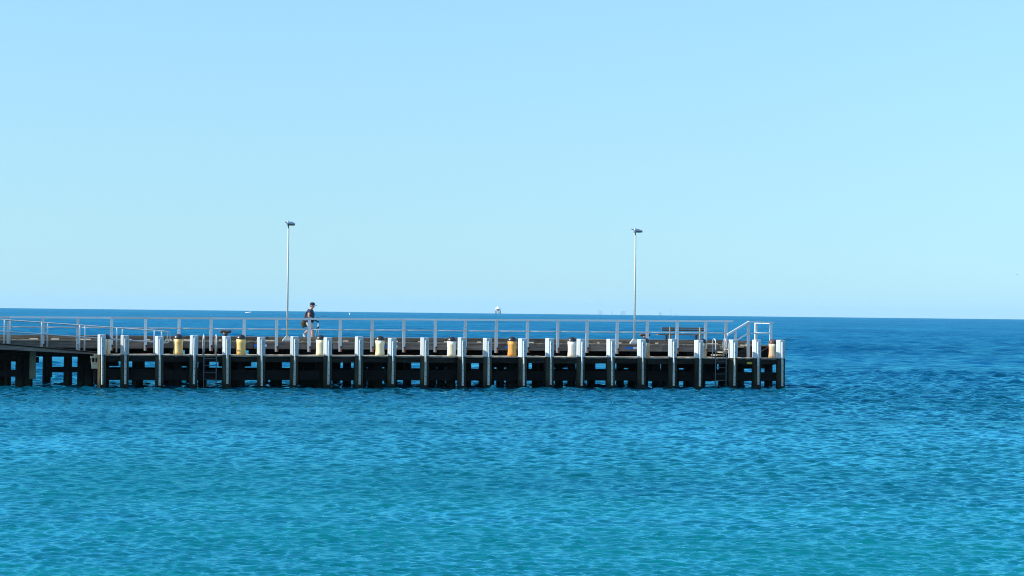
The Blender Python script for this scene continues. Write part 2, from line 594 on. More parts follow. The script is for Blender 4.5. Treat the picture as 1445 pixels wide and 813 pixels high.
# fascia and kerb of the main deck
u = U0
k = 0
while u < 30.0:
    b = min(u + (3.6, 4.4, 2.9, 4.9)[k % 4], 30.05)
    ubox('fascia_board', M['fascia'], u + 0.012, b - 0.012, 2.06, 2.13 + rng.uniform(-.01, .01), 1.70 + rng.uniform(-.015, .015), 2.0 + rng.uniform(-.01, .006), j=0.004)
    u = b
    k += 1
u = U0
while u < 31.0:
    b = min(u + rng.uniform(3.4, 5.0), 31.2)
    ubox('kerb', M['kerb'], u + 0.02, b - 0.02, 2.34, 2.54, UP + 0.055, UP + 0.19 + rng.uniform(-.012, .012), j=0.006)
    c = u + 0.25
    while c < b - 0.4:
        w_ = min(rng.uniform(0.5, 1.5), b - c - .05)
        ubox('kerb_block', M['kerb'], c, c + w_, 2.36, 2.52, UP - 0.002, UP + 0.057)
        c += w_ + rng.uniform(0.12, 0.45)
    u = b
u = U0
while u < 31.0:
    b = min(u + rng.uniform(4, 5.5), 31.2)
    ubox('kerb', M['kerb'], u + 0.02, b - 0.02, 5.95, 6.15, UP + 0.01, UP + 0.15, j=0.006)
    u = b

# bents: cap beams and round piles
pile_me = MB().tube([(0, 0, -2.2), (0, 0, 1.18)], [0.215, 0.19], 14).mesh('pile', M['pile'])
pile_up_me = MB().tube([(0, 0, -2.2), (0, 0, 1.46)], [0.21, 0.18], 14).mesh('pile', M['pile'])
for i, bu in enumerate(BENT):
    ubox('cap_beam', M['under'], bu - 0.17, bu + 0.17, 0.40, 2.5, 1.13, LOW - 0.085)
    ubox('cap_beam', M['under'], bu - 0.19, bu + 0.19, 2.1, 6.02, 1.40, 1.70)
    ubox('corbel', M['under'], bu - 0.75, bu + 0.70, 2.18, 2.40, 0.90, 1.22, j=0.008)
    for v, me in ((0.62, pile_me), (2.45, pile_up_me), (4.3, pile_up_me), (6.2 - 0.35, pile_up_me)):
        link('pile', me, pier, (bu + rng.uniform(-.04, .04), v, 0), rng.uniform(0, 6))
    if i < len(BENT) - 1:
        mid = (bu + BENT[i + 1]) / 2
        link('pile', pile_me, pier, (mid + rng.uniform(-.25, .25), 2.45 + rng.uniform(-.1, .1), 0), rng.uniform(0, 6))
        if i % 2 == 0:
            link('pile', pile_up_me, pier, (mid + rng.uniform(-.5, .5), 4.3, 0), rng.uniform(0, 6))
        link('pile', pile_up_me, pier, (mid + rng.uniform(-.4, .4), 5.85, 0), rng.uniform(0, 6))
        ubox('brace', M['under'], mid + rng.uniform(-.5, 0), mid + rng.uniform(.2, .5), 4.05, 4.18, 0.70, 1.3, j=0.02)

# older piles and braces under the walkway at the left
for uu, vv in ((-3.95, 2.3), (-4.3, 2.3), (-3.42, 1.42), (-3.06, 1.42), (-1.33, 2.4), (-0.80, 1.40), (-0.48, 1.36), (-2.1, 5.8), (-5.6, 2.4), (-5.6, 5.8), (-8.5, 2.5), (-8.5, 5.8), (-5.6, 1.0)):
    link('pile', pile_up_me, pier, (uu, vv, 0.0), rng.uniform(0, 6))
ubox('brace', M['under'], -6.2, -3.0, 1.28, 1.42, 1.10, 1.38, j=0.01)
ubox('brace', M['under'], -6.2, -3.0, 1.28, 1.42, 0.45, 0.74, j=0.01)
ubox('brace', M['under'], -2.9, -2.62, 1.30, 1.44, 1.06, 1.30, j=0.012)
ubox('brace', M['under'], -2.25, -0.3, 2.18, 2.32, 0.62, 0.86, j=0.01)
ubox('brace', M['under'], -2.25, -2.02, 2.16, 2.34, 0.42, 1.55, j=0.02)
ubox('hanging_plank', M['green'], -3.02, -2.76, 1.14, 1.24, 0.36, 1.58, j=0.014)
ubox('cap_beam', M['under'], -6.5, -0.3, 2.2, 2.5, 1.30, 1.70)
ubox('end_board', M['pale'], -0.50, -0.16, 0.06, 0.16, 1.30, 1.385, j=0.006)
ubox('end_board', M['pale'], -0.46, -0.16, 0.06, 0.16, 0.85, 1.12, j=0.006)
for c in (-0.48, -0.34, -0.22):
    ubox('end_post', M['pale'], c, c + 0.05, 0.08, 0.15, 1.121, 1.299)

# ------------------------------------------------------------------ walkway ramp at the left
ramp_o = thing('ramp', 'sloping timber ramp with thin pipe handrails leading down to the landing at left', 'ramp', W(-6.0, 0.35, 0))


def rz_top(u):
    return 1.545 + max(0.0, -0.13 - u) * 0.0861


for v0, v1 in ((0.0, 0.12), (1.18, 1.30)):
    mb = MB()
    mb.hexa([(0, v0, rz_top(-6) - .33), (5.95, v0, rz_top(-.05) - .10), (5.95, v1, rz_top(-.05) - .10), (0, v1, rz_top(-6) - .33),
             (0, v0, rz_top(-6) - .06), (5.95, v0, rz_top(-.05) - .045), (5.95, v1, rz_top(-.05) - .045), (0, v1, rz_top(-6) - .06)])
    mb.build('side_beam', M['fascia'], ramp_o)
mb = MB()
x = 0.0
while x < 6.2:
    za, zb = rz_top(x - 6), rz_top(x + .14 - 6)
    mb.hexa([(x, -.04, za - .044), (x + .14, -.04, zb - .044), (x + .14, 1.34, zb - .044), (x, 1.34, za - .044),
             (x, -.04, za), (x + .14, -.04, zb), (x + .14, 1.34, zb), (x, 1.34, za)])
    x += .152
tag(mb.build('ramp_planks', M['beam'], ramp_o), kind='stuff')


def rail_z(u, a, b):
    return a + (b - a) * (u + 4.3) / 7.2


for v in (0.05, 1.25):
    top = [(uu + 6, v, rail_z(uu, 2.92, 2.46)) for uu in (-6.3, -4.3, -2, 0, 2, 2.75)]
    bend = [(8.86, v, 2.445), (8.93, v, 2.39), (8.93, v, 2.30), (8.90, v, 2.10), (8.83, v, 1.99), (8.72, v, 1.965)]
    low = [(uu + 6, v, rail_z(uu, 2.42, 1.955)) for uu in (2.6, 1, -1, -3, -6.3)]
    MB().tube(top + bend + low, 0.024, 8).build('handrail', M['galv'], ramp_o)
for v, us in ((0.05, (-5.7, -4.12, -2.56, -0.96, 0.62, 2.23)), (1.25, (-5.4, -3.85, -2.26, -0.67, 0.95, 2.66))):
    for uu in us:
        MB().tube([(uu + 6, v, max(rz_top(uu), LOW)), (uu + 6, v, rail_z(uu, 2.92, 2.46))], 0.035, 8).build('rail_post', M['rail'], ramp_o)

# ------------------------------------------------------------------ fender posts
FU = [-0.02, 0.95, 2.43, 3.9, 5.35, 6.87, 8.31, 9.81, 11.22, 12.71, 14.2, 15.93, 17.12, 18.77, 20.05, 21.51, 22.98, 24.46, 25.96,
      27.23, 28.93, 30.14, 31.33]
cw = 0.165
oct_poly = [(-cw, -cw + .13), (-cw + .085, -cw), (cw - .03, -cw), (cw, -cw + .03), (cw, cw), (-cw, cw)]
for i, fu in enumerate(FU):
    if i == 0:
        lab = 'white-topped fender post at the left end of the landing, beside the ramp'
    elif i == len(FU) - 1:
        lab = 'white-topped fender post on the outer right corner of the jetty'
    else:
        lab = 'white-topped fender post, ' + ORD[i] + ' from the left along the landing'
    p = thing('fender_post', lab, 'post', W(fu, 0.0), ANG + rng.uniform(-0.06, 0.03), 'white-topped fender posts along the landing')
    tilt = rng.uniform(-0.011, 0.013)
    p.rotation_euler = (rng.uniform(-.008, .008), tilt, p.rotation_euler[2])
    ht = 2.295 + rng.uniform(-.035, .025)
    pt = 1.455 + rng.uniform(-.012, .012)
    sh = MB().prism(oct_poly, -2.2, pt).build('shaft', M['shaft'], p)
    MB().prism([(a * 1.012, b * 1.012) for a, b in oct_poly], pt, ht, 0.02).build('painted_top', M['white'], p)
    sl = ht - rng.uniform(0.10, 0.15)
    sb = rng.uniform(0.12, 0.22)
    sw = 0.047
    wp = pt - rng.choice([0.0, 0.0, 0.0, 0.35, 0.22])
    hr = [(-sw, 0), (-sw, -.045), (-sw * .55, -.085), (sw * .55, -.085), (sw, -.045), (sw, 0)]
    hr = [(a + .012, b - cw - .003) for a, b in hr]
    MB().prism(hr[::1], wp, sl, 0.0).build('painted_strip', M['white'], p)
    st = MB().prism(hr, sb, wp).build('rubbing_strip', M['strip'], p)
    z = sb + .1
    mb = MB()
    while z < sl - .1:
        mb.tube([(.012, -cw - .082, z), (.012, -cw - .098, z)], .019, 6)
        z += 0.29
    tag(mb.build('bolt_row', M['bolt'], p), kind='stuff')

# ------------------------------------------------------------------ capped pile heads
BL = [(0.16, CREAM, RUSTY, .15, 'pale capped pile head half hidden behind the left end fender post'),
      (3.29, (0.84, 0.64, 0.28), ORA, .30, 'yellow pile head with black dome cap at the end of the ramp handrail'),
      (6.03, (0.84, 0.58, 0.20), ORA, .50, 'yellow and orange pile head with black dome cap right of the ladder'),
      (9.57, CREAM, (0.72, 0.55, 0.25), .10, 'cream pile head with black dome cap below the walking person'),
      (12.26, (0.82, 0.72, 0.48), YEL, .10, 'clean cream pile head with black dome cap, fifth from the left'),
      (15.56, WHI, YEL, .32, 'white pile head with yellow stain down its right side'),
      (18.39, (0.82, 0.44, 0.10), (0.66, 0.24, 0.03), .60, 'deep orange rust-stained pile head with black dome cap'),
      (21.24, WHI, (0.66, 0.42, 0.12), .38, 'white pile head with ochre streaks beside a fender post'),
      (24.78, TAN, (0.40, 0.17, 0.06), .45, 'dull tan pile head behind a fender post near the right lamp'),
      (27.59, TAN, (0.45, 0.22, 0.08), .35, 'tan pile head behind a fender post, right of the bench'),
      (31.10, (0.74, 0.62, 0.42), (0.42, 0.18, 0.07), .40, 'cream and brown pile head with rusty cap at the jetty corner')]
for i, (bu, ca, cb, am, lab) in enumerate(BL):
    b = thing('capped_pile_head', lab, 'bollard', W(bu, 0.45, LOW - .01), ANG + i * 0.9, 'painted pile heads with dome caps')
    r = 0.205 if i < 9 else 0.19
    top = 0.70 + rng.uniform(-.03, .02)
    prof = [(r * 1.02, 0), (r * 1.0, .12), (r * .94, top * .38), (r * .93, top * .5), (r * .97, top * .75), (r * 1.03, top)]
    MB().lathe(prof, 22).build('sleeve', sleeve_paint('pile_head_paint', ca, cb, am, i + 1), b)
    rc = r * 1.03
    dome = [(rc * 1.02, top + .001), (rc * 1.03, top + .03)] + [(rc * math.cos(q), top + .03 + .185 * math.sin(q)) for q in [j * math.pi / 16 for j in range(1, 8)]] + [(.012, top + .214)]
    MB().lathe(dome, 22).build('dome_cap', M['rustcap'] if i == 10 else M['rubber'], b)

# ------------------------------------------------------------------ railing along the main deck
RU = [-8.3, -6.85, -5.4, -3.91, -2.44, -0.95, 0.51, 1.99, 3.46, 4.88, 6.36, 7.82, 9.3, 10.72, 12.19, 13.66, 15.13, 16.55, 18.03, 19.52, 20.98,
      22.41, 23.89, 25.38, 26.86, 28.29, 29.32]


def rail_top(u):
    return 3.06 + (u + 4.3) * 0.0041


railing = thing('railing', 'long white two-rail railing along the front edge of the main deck', 'railing', W(0, 0))
RV = 1.95
for i, ru in enumerate(RU):
    zt = rail_top(ru) - 0.089
    q = 0.062
    zb = 1.60 + rng.uniform(-.02, .02)
    po = MB().box(ru - q, ru + q, RV - .05, RV + .05, zb, zt).build('post', M['rail'], railing)
    mb = MB()
    mb.box(ru + .006, ru + q + .012, RV - .058, RV + .058, zb - .012, zb + .17)
    mb.build('rusty_bracket', M['rust'], po)
    mb = MB().box(ru + .0, ru + q + .016, RV - .062, RV + .064, zb + .171, zb + .25)
    mb.build('bracket_strap', M['bolt'], po)
    # bolts through to the fascia
    MB().box(ru - .03, ru + .03, RV + .05, 2.07, 1.78, 1.92).build('packer', M['under'], po)
for i in range(0, len(RU) - 1, 3):
    a = RU[i] - (0.3 if i == 0 else 0.0)
    b = RU[min(i + 3, len(RU) - 1)]
    e = 0.35 if i + 3 >= len(RU) - 1 else 0.0
    a2, b2 = a + .008, b + e - .008
    mb = MB().hexa([(a2, RV - .06, rail_top(a2) - .088), (b2, RV - .06, rail_top(b2) - .088), (b2, RV + .06, rail_top(b2) - .088), (a2, RV + .06, rail_top(a2) - .088),
                    (a2, RV - .06, rail_top(a2)), (b2, RV - .06, rail_top(b2)), (b2, RV + .06, rail_top(b2)), (a2, RV + .06, rail_top(a2))])
    mb.build('top_rail', M['rail'], railing)
for i in range(len(RU) - 1):
    MB().tube([(RU[i] + .062, RV, 2.60), (RU[i + 1] - .062, RV, 2.60)], .031, 8).build('mid_rail', M['rail'], railing)

# ------------------------------------------------------------------ steps and landing rail at the right end
steps = thing('steps', 'short flight of pale timber steps up to the main deck at the right end', 'steps', W(28.5, 0.95, 0))
for i in range(4):
    MB().box(i * .32 + .03, i * .32 + .42, .06, .98, 1.520 + i * .135, 1.585 + i * .135).build('tread', M['pale'], steps)
for v0 in (0.0, 0.985):
    mb = MB()
    mb.hexa([(.50, v0, LOW + .004), (1.52, v0, LOW + .004), (1.52, v0 + .055, LOW + .004), (.50, v0 + .055, LOW + .004),
             (.56, v0, LOW + .06), (1.52, v0, 1.90), (1.52, v0 + .055, 1.90), (.56, v0 + .055, LOW + .06)])
    mb.build('stringer', M['beam'], steps)
platform = MB().box(1.545, 2.70, .0, 1.06, LOW + .004, UP - .07)
platform.build('platform_box', M['under'], steps)
mb = MB()
x = 1.50
while x < 2.72:
    mb.box(x, x + .19, -.04, 1.06, UP - .068, UP - .01)
    x += .2
tag(mb.build('platform_planks', M['plank'], steps), kind='stuff')
for z0_ in (1.80, 1.90, 2.0):
    MB().box(.55, 1.50, 1.05, 1.085, z0_, z0_ + .075).build('riser_board', M['pale'], steps)

srail = thing('stair_railing', 'white railing with sloping handrail around the steps at the right end', 'railing', W(28.5, 0.95, 0))
q = .055
for (x, y, z0, z1) in ((.90, -.06, LOW, 2.70), (1.55, -.06, LOW, 3.10), (2.68, -.06, LOW, 3.08), (2.68, 1.85, UP, 3.05)):
    po = MB().box(x - q, x + q, y - q, y + q, z0 + .002, z1).build('post', M['rail'], srail)
    if abs(x - 1.55) < .01:
        MB().box(x + q + .001, x + q + .03, y - q, y + q, z0 + .01, z0 + .55).build('rusty_bracket', M['rust'], po)


def bar(name, a, b, w, h, mat, parent):
    a, b = Vector(a), Vector(b)
    t = (b - a).normalized()
    s = t.cross(Vector((0, 0, 1))).normalized() * w
    n = s.cross(t).normalized() * h
    mb = MB().hexa([a - s - n, b - s - n, b + s - n, a + s - n, a - s + n, b - s + n, b + s + n, a + s + n])
    return mb.build(name, mat, parent)


bar('handrail', (.49, -.06, 2.52), (1.54, -.06, 3.125), .055, .045, M['rail'], srail)
bar('handrail', (1.555, -.06, 3.145), (2.78, -.06, 3.12), .055, .035, M['rail'], srail)
bar('handrail', (2.68, .0, 3.082), (2.68, 1.95, 3.082), .045, .026, M['rail'], srail)
bar('mid_rail', (.956, -.06, 2.27), (1.494, -.06, 2.58), .03, .035, M['rail'], srail)
bar('mid_rail', (2.68, .0, 2.60), (2.68, 1.79, 2.60), .03, .032, M['rail'], srail)
bar('mid_rail', (1.606, -.06, 2.60), (2.624, -.06, 2.60), .025, .03, M['rail'], srail)

# ------------------------------------------------------------------ ladders
for (la, lb, lab) in ((4.36, 4.90, 'grey steel ladder with hooped tops at the left part of the landing'),
                      (28.09, 28.62, 'grey steel ladder with hooped tops in front of the steps at right')):
    ld = thing('ladder', lab, 'ladder', W(la, 0, 0), ANG, 'steel ladders on the landing front')
    w = lb - la
    for x in (0, w):
        arc = [(x, .24 - .20 * math.cos(a), 2.17 + .16 * math.sin(a)) for a in [j * math.pi / 8 for j in range(9)]]
        st = MB().tube([(x, .04, -.6), (x, .04, 1.60)], .021, 8).build('stile', M['oldsteel'], ld)
        MB().tube([(x, .04, 1.601), (x, .04, 1.9)] + arc + [(x, .44, 1.9), (x, .44, LOW)], .03, 8).build('hoop', M['galv'], st)
    for z in (-.2, .1, .4, .7, 1.0, 1.3):
        MB().tube([(.0, .04, z), (w, .04, z)], .013, 8).build('rung', M['oldsteel'], ld)

# ------------------------------------------------------------------ mooring bollards on the deck
for (u_, v_, lab) in ((5.63, 2.8, 'dark iron mooring bollard with wide horned head near the left ladder'),
                      (25.55, 2.8, 'rusty iron mooring bollard with horned head between right lamp and bench')):
    mo = thing('mooring_bollard', lab, 'bollard', W(u_, v_, UP), ANG, 'horned mooring bollards')
    MB().lathe([(.19, 0.0), (.19, .03), (.13, .06), (.10, .14), (.10, .26), (.15, .36)], 16).build('neck', M['iron'], mo)
    mb = MB()
    mb.tube([(-.27, 0, .41), (-.24, 0, .412), (-.17, 0, .412), (-.08, 0, .405), (0, 0, .40), (.08, 0, .405), (.17, 0, .412), (.24, 0, .412), (.27, 0, .41)],
            [.03, .062, .072, .07, .072, .07, .072, .062, .03], 12)
    mb.build('horned_head', M['iron'], mo)

# ------------------------------------------------------------------ lamps
for (u_, zt, lab) in ((8.34, 7.15, 'slim solar lamp post left of centre, beside the walking person'),
                      (24.83, 7.17, 'slim solar lamp post toward the right end, left of the bench')):
    lp = thing('lamp_post', lab, 'lamp', W(u_, 2.22, UP), ANG, 'solar lamp posts on the jetty')
    h = zt - UP
    MB().tube([(0, 0, .06), (0, 0, h)], [.047, .037], 14).build('pole', M['lamp_pole'], lp)
    mb = MB()
    mb.prism([(-.21, -.10), (.19, -.10), (.19, .10), (-.21, .10)], .002, .06)
    b0 = len(mb.v)
    mb.hexa([(-.20, -.09, .061), (.18, -.09, .061), (.18, .09, .061), (-.20, .09, .061), (-.06, -.05, .24), (.06, -.05, .24), (.06, .05, .24), (-.06, .05, .24)])
    mb.build('base', M['lamp_pole'], lp)
    MB().tube([(0, 0, h), (0, 0, h + .16)], .022, 8).build('neck', M['dark'], lp)
    hd = MB()
    s = .185
    pts = lambda y, z, t: [(-s, y, z), (s, y, z), (s, y, z + t), (-s, y, z + t)]
    z0, z1 = h + .185, h + .295
    hd.hexa([(-.12, -.28, z0), (.26, -.28, z0), (.26, .40, z1), (-.12, .40, z1),
             (-.12, -.28, z0 + .02), (.26, -.28, z0 + .02), (.26, .40, z1 + .02), (-.12, .40, z1 + .02)])
    he = hd.build('panel_frame', M['frame'], lp)
    for y0, y1 in ((-.26, .02), (.14, .38)):
        f = lambda y: z0 + .022 + (z1 - z0) * (y + .28) / .68
        MB().hexa([(-.105, y0, f(y0)), (.245, y0, f(y0)), (.245, y1, f(y1)), (-.105, y1, f(y1)),
                   (-.105, y0, f(y0) + .008), (.245, y0, f(y0) + .008), (.245, y1, f(y1) + .008), (-.105, y1, f(y1) + .008)]).build('solar_cell', M['solar'], he)
    MB().box(-.03, .05, .04, .12, z0 + .075, z0 + .155).build('sensor', M['hull'], he)
    MB().box(-.06, .25, -.285, .10, z0 - .055, z0 - .003).build('light_housing', M['dark'], lp)

# ------------------------------------------------------------------ bench
bn = thing('bench', 'weathered timber bench facing out to sea at the right end of the deck', 'bench', W(26.75, 3.95, UP))
for i, (z0, z1) in enumerate(((.60, .675), (.69, .775))):
    MB().box(.04, 2.36, .0, .045, z0, z1).build('back_slat', M['bench'], bn)
for i in range(4):
    MB().box(-.10, 2.42, .12 + i * .115, .22 + i * .115, .40, .445).build('seat_slat', M['bench'], bn)
for x in (.45, 1.98):
    mb = MB().hexa([(x - .04, -.10, 0.002), (x + .04, -.10, .002), (x + .04, .0, .002), (x - .04, .0, .002),
                    (x - .04, -.072, .79), (x + .04, -.072, .79), (x + .04, -.002, .79), (x - .04, -.002, .79)])
    mb.build('back_support', M['pale'], bn)
    MB().box(x - .04, x + .04, .46, .55, .002, .355).build('leg', M['bench'], bn)
    MB().box(x - .039, x + .039, .0, .56, .356, .399).build('seat_bearer', M['bench'], bn)

# ------------------------------------------------------------------ sign plates on the fascia, yellow tag
for u_, lab in ((7.10, 'small blue and white plate on the fascia left of the left lamp post'),
                (13.10, 'small blue and white plate on the fascia, mostly behind a fender post mid-jetty'),
                (18.74, 'small blue and white plate on the fascia behind the orange pile head'),
                (24.62, 'small blue and white plate on the fascia under the right lamp post')):
    sg = thing('sign_plate', lab, 'sign', W(u_, 2.045, 1.80), ANG, 'blue and white plates on the fascia')
    MB().box(-.29, .09, -.012, .0, 0, .105).build('blue_panel', M['blue'], sg)
    MB().box(.09, .29, -.012, .0, 0, .105).build('white_panel', M['signwhite'], sg)
yt = MB().box(-.13, .13, -.008, 0, 0, .095).build('yellow_tag', M['yellow'])
yt.location = W(29.82, 0.135, 1.165)
yt.rotation_euler = (0, 0, ANG)
tag(yt, 'small yellow tag on the dark edge beam at the right end', 'sign')

# ------------------------------------------------------------------ fishing rod leaning at the right corner
rd = thing('fishing_rod', 'thin dark fishing rod leaning out past the right corner of the jetty', 'fishing rod', W(30.15, .72, LOW))
pts = [(0.0, 0, .012), (.35, 0, .22), (1.0, -.02, .60), (1.5, -.03, .84), (2.0, -.04, .97), (2.5, -.05, 1.0), (2.95, -.06, .98)]
MB().tube(pts[:2], [.02, .018], 8).build('handle', M['bolt'], rd)
MB().tube(pts[1:], [.013, .012, .010, .008, .006, .004], 6).build('blank', M['rod'], rd)
MB().lathe([(.02, .12), (.045, .13), (.045, .19), (.02, .20)], 12, 1, 1, .26, -.05).build('reel', M['bolt'], rd)


# ------------------------------------------------------------------ the walking person
def skin_mesh(name, joints, edges, mat, parent, root=None, subsurf=2):
    names = list(joints)
    me = bpy.data.meshes.new(name)
    me.from_pydata([joints[n][0] for n in names], [(names.index(a), names.index(b)) for a, b in edges], [])
    o = bpy.data.objects.new(name, me)
    C.objects.link(o)
    mod = o.modifiers.new('skin', 'SKIN')
    mod.use_smooth_shade = True
    for i, n in enumerate(names):
        rr = joints[n][1]
        sv = me.skin_vertices[0].data[i]
        sv.radius = rr if isinstance(rr, tuple) else (rr, rr)
        sv.use_root = (n == (root or names[0]))
    s = o.modifiers.new('sub', 'SUBSURF')
    s.levels = s.render_levels = subsurf
    dg = bpy.context.evaluated_depsgraph_get()
    dg.update()
    em = bpy.data.meshes.new_from_object(o.evaluated_get(dg))
    em.name = name
    em.materials.clear()
    em.materials.append(mat)
    for p in em.polygons:
        p.use_smooth = True
    bpy.data.objects.remove(o)
    return link(name, em, parent)


def join_into(target, other):
    bm = bmesh.new()
    bm.from_mesh(target.data)
    bm.from_mesh(other.data)
    bm.to_mesh(target.data)
    bm.free()
    bpy.data.objects.remove(other)


# local frame: x = walking direction (right), y = away from the camera, z up from the deck
man = thing('person', 'person in navy shirt, pale shorts and dark cap walking right along the jetty', 'person', W(9.50, 3.2, UP + .002), 0.06)
man.rotation_euler = (0, 0.05, 0.06)
J = {
    'pelvis': ((-.06, 0, .93), (.18, .15)), 'waist': ((-.04, 0, 1.08), (.18, .15)), 'chest': ((-.04, 0, 1.28), (.19, .16)),
    'neckb': ((-.02, 0, 1.435), .085), 'neck': ((.02, 0, 1.49), .072), 'jaw': ((.06, 0, 1.555), (.092, .085)), 'crown': ((.055, 0, 1.66), (.112, .105)),
    'shR': ((-.04, -.17, 1.385), .078), 'elR': ((-.075, -.22, 1.11), .060), 'wrR': ((.13, -.17, 1.00), .044), 'haR': ((.20, -.15, .985), .04),
    'shL': ((-.04, .17, 1.385), .078), 'elL': ((-.22, .24, 1.17), .060), 'wrL': ((-.13, .20, .96), .044), 'haL': ((-.09, .18, .90), .04),
    'hipR': ((-.02, -.09, .86), .095), 'knR': ((.14, -.09, .50), .076), 'anR': ((.16, -.09, .10), .05), 'toR': ((.27, -.09, .04), .035),
    'hipL': ((-.06, .09, .86), .095), 'knL': ((-.01, .09, .53), .076), 'anL': ((-.24, .09, .32), .05), 'toL': ((-.18, .09, .17), .035),
}
E = [('pelvis', 'waist'), ('waist', 'chest'), ('chest', 'neckb'), ('neckb', 'neck'), ('neck', 'jaw'), ('jaw', 'crown'),
     ('chest', 'shR'), ('shR', 'elR'), ('elR', 'wrR'), ('wrR', 'haR'), ('chest', 'shL'), ('shL', 'elL'), ('elL', 'wrL'), ('wrL', 'haL'),
     ('pelvis', 'hipR'), ('hipR', 'knR'), ('knR', 'anR'), ('anR', 'toR'), ('pelvis', 'hipL'), ('hipL', 'knL'), ('knL', 'anL'), ('anL', 'toL')]
body = skin_mesh('body', J, E, M['skin'], man, 'pelvis')
# hands: five short finger chains each, rooted in the palm
for s, (hx, hy, hz), d in (('R', (.20, -.15, .985), Vector((.8, .1, -.6))), ('L', (-.09, .18, .90), Vector((.35, -.1, -.93)))):
    d.normalize()
    side = Vector((0, 1, 0))
    cur = d.cross(side).normalized()
    FJ, FE = {'palm': ((hx, hy, hz), (.03, .022))}, []
    for k in range(5):
        off = side * ((k - 1.5) * .019) if k < 4 else side * (-.04 if s == 'R' else .04)
        L_ = (.075, .085, .08, .065, .05)[k]
        b0 = Vector((hx, hy, hz)) + off + d * (.03 if k < 4 else .0)
        b1 = b0 + d * L_ * .55 + cur * .012
        b2 = b1 + d * L_ * .25 + cur * .03
        for nm, p in (('a', b0), ('b', b1), ('c', b2)):
            FJ[nm + str(k)] = (tuple(p), .0095)
        FE += [('palm', 'a%d' % k), ('a%d' % k, 'b%d' % k), ('b%d' % k, 'c%d' % k)]
    join_into(body, skin_mesh('hand', FJ, FE, M['skin'], man, 'palm', 1))
SJ = {
    'hem': ((-.055, 0, .90), (.22, .19)), 'waist': ((-.04, 0, 1.08), (.22, .19)), 'chest': ((-.045, 0, 1.28), (.235, .20)), 'neckb': ((-.02, 0, 1.43), .12),
    'shR': ((-.04, -.175, 1.385), .105), 'slR': ((-.055, -.205, 1.24), .098), 'shL': ((-.04, .175, 1.385), .105), 'slL': ((-.11, .215, 1.27), .098),
}
sh_o = skin_mesh('shirt', SJ, [('hem', 'waist'), ('waist', 'chest'), ('chest', 'neckb'), ('chest', 'shR'), ('shR', 'slR'), ('chest', 'shL'), ('shL', 'slL')], M['navy'], man, 'waist')
SJ = {
    'top': ((-.06, 0, .96), (.20, .17)), 'pelvis': ((-.06, 0, .87), (.20, .17)),
    'hipR': ((-.015, -.09, .80), .14), 'legR': ((.09, -.09, .56), .115), 'hipL': ((-.06, .09, .80), .14), 'legL': ((-.03, .09, .57), .115),
}
so_o = skin_mesh('shorts', SJ, [('top', 'pelvis'), ('pelvis', 'hipR'), ('hipR', 'legR'), ('pelvis', 'hipL'), ('hipL', 'legL')], M['shorts'], man, 'pelvis')
for o_, f_ in ((sh_o, 1.32), (so_o, 1.22)):
    for v_ in o_.data.vertices:
        v_.co.x = -.045 + (v_.co.x + .045) * f_
mb = MB()
cen = (.052, 0)
prof = [(.112, 1.655), (.114, 1.69), (.107, 1.73), (.083, 1.762), (.045, 1.778), (.008, 1.781)]
mb.lathe(prof, 18, 1.06, .92, *cen)
cp = mb.build('cap', M['cap'], man)
mb = MB()
mb.hexa([(.10, -.085, 1.655), (.255, -.06, 1.622), (.255, .06, 1.622), (.10, .085, 1.655), (.10, -.085, 1.675), (.255, -.06, 1.640), (.255, .06, 1.640), (.10, .085, 1.675)])
mb.build('cap_peak', M['cap'], cp)
hair = MB().lathe([(.070, 1.55), (.088, 1.58), (.097, 1.62), (.099, 1.654)], 16, 1.0, .95, .028, 0)
hair.build('hair', M['hair'], man)
for nm, pts_, r_, mt in (('nose', [(.145, 0, 1.605), (.178, 0, 1.585), (.16, 0, 1.572)], [.012, .016, .01], 'skin'),
                         ('ear', [(.045, -.10, 1.62), (.043, -.106, 1.585)], [.02, .014], 'skin'), ('ear', [(.045, .10, 1.62), (.043, .106, 1.585)], [.02, .014], 'skin'),
                         ('eye', [(.146, -.034, 1.622), (.156, -.034, 1.622)], [.012, .008], 'bolt'), ('eye', [(.146, .034, 1.622), (.156, .034, 1.622)], [.012, .008], 'bolt'),
                         ('mouth', [(.138, -.025, 1.548), (.148, 0, 1.547), (.138, .025, 1.548)], [.006, .008, .006], 'rustcap')):
    fo = MB().tube(pts_, r_, 8).build(nm, M[mt], man)
    if mt == 'skin':
        join_into(body, fo)
for (ax, ay, az, tx, tz) in ((.16, -.09, .10, .30, .045), (-.24, .09, .32, -.175, .17)):
    d = Vector((tx - ax, 0, tz - az)).normalized()
    up = Vector((-d.z, 0, d.x)) if d.x > .7 else Vector((d.z * -1, 0, d.x))
    heel = Vector((ax, ay, az)) - d * .085 - up * .025
    toe = heel + d * .29
    skin_mesh('shoe', {'heel': (tuple(heel), (.066, .055)), 'mid': (tuple(heel + d * .14), (.062, .052)), 'toe': (tuple(toe), (.054, .042)),
                       'ank': (tuple(Vector((ax, ay, az)) + up * .055), .052)}, [('heel', 'mid'), ('mid', 'toe'), ('heel', 'ank')], M['shoe'], man, 'heel', 2)

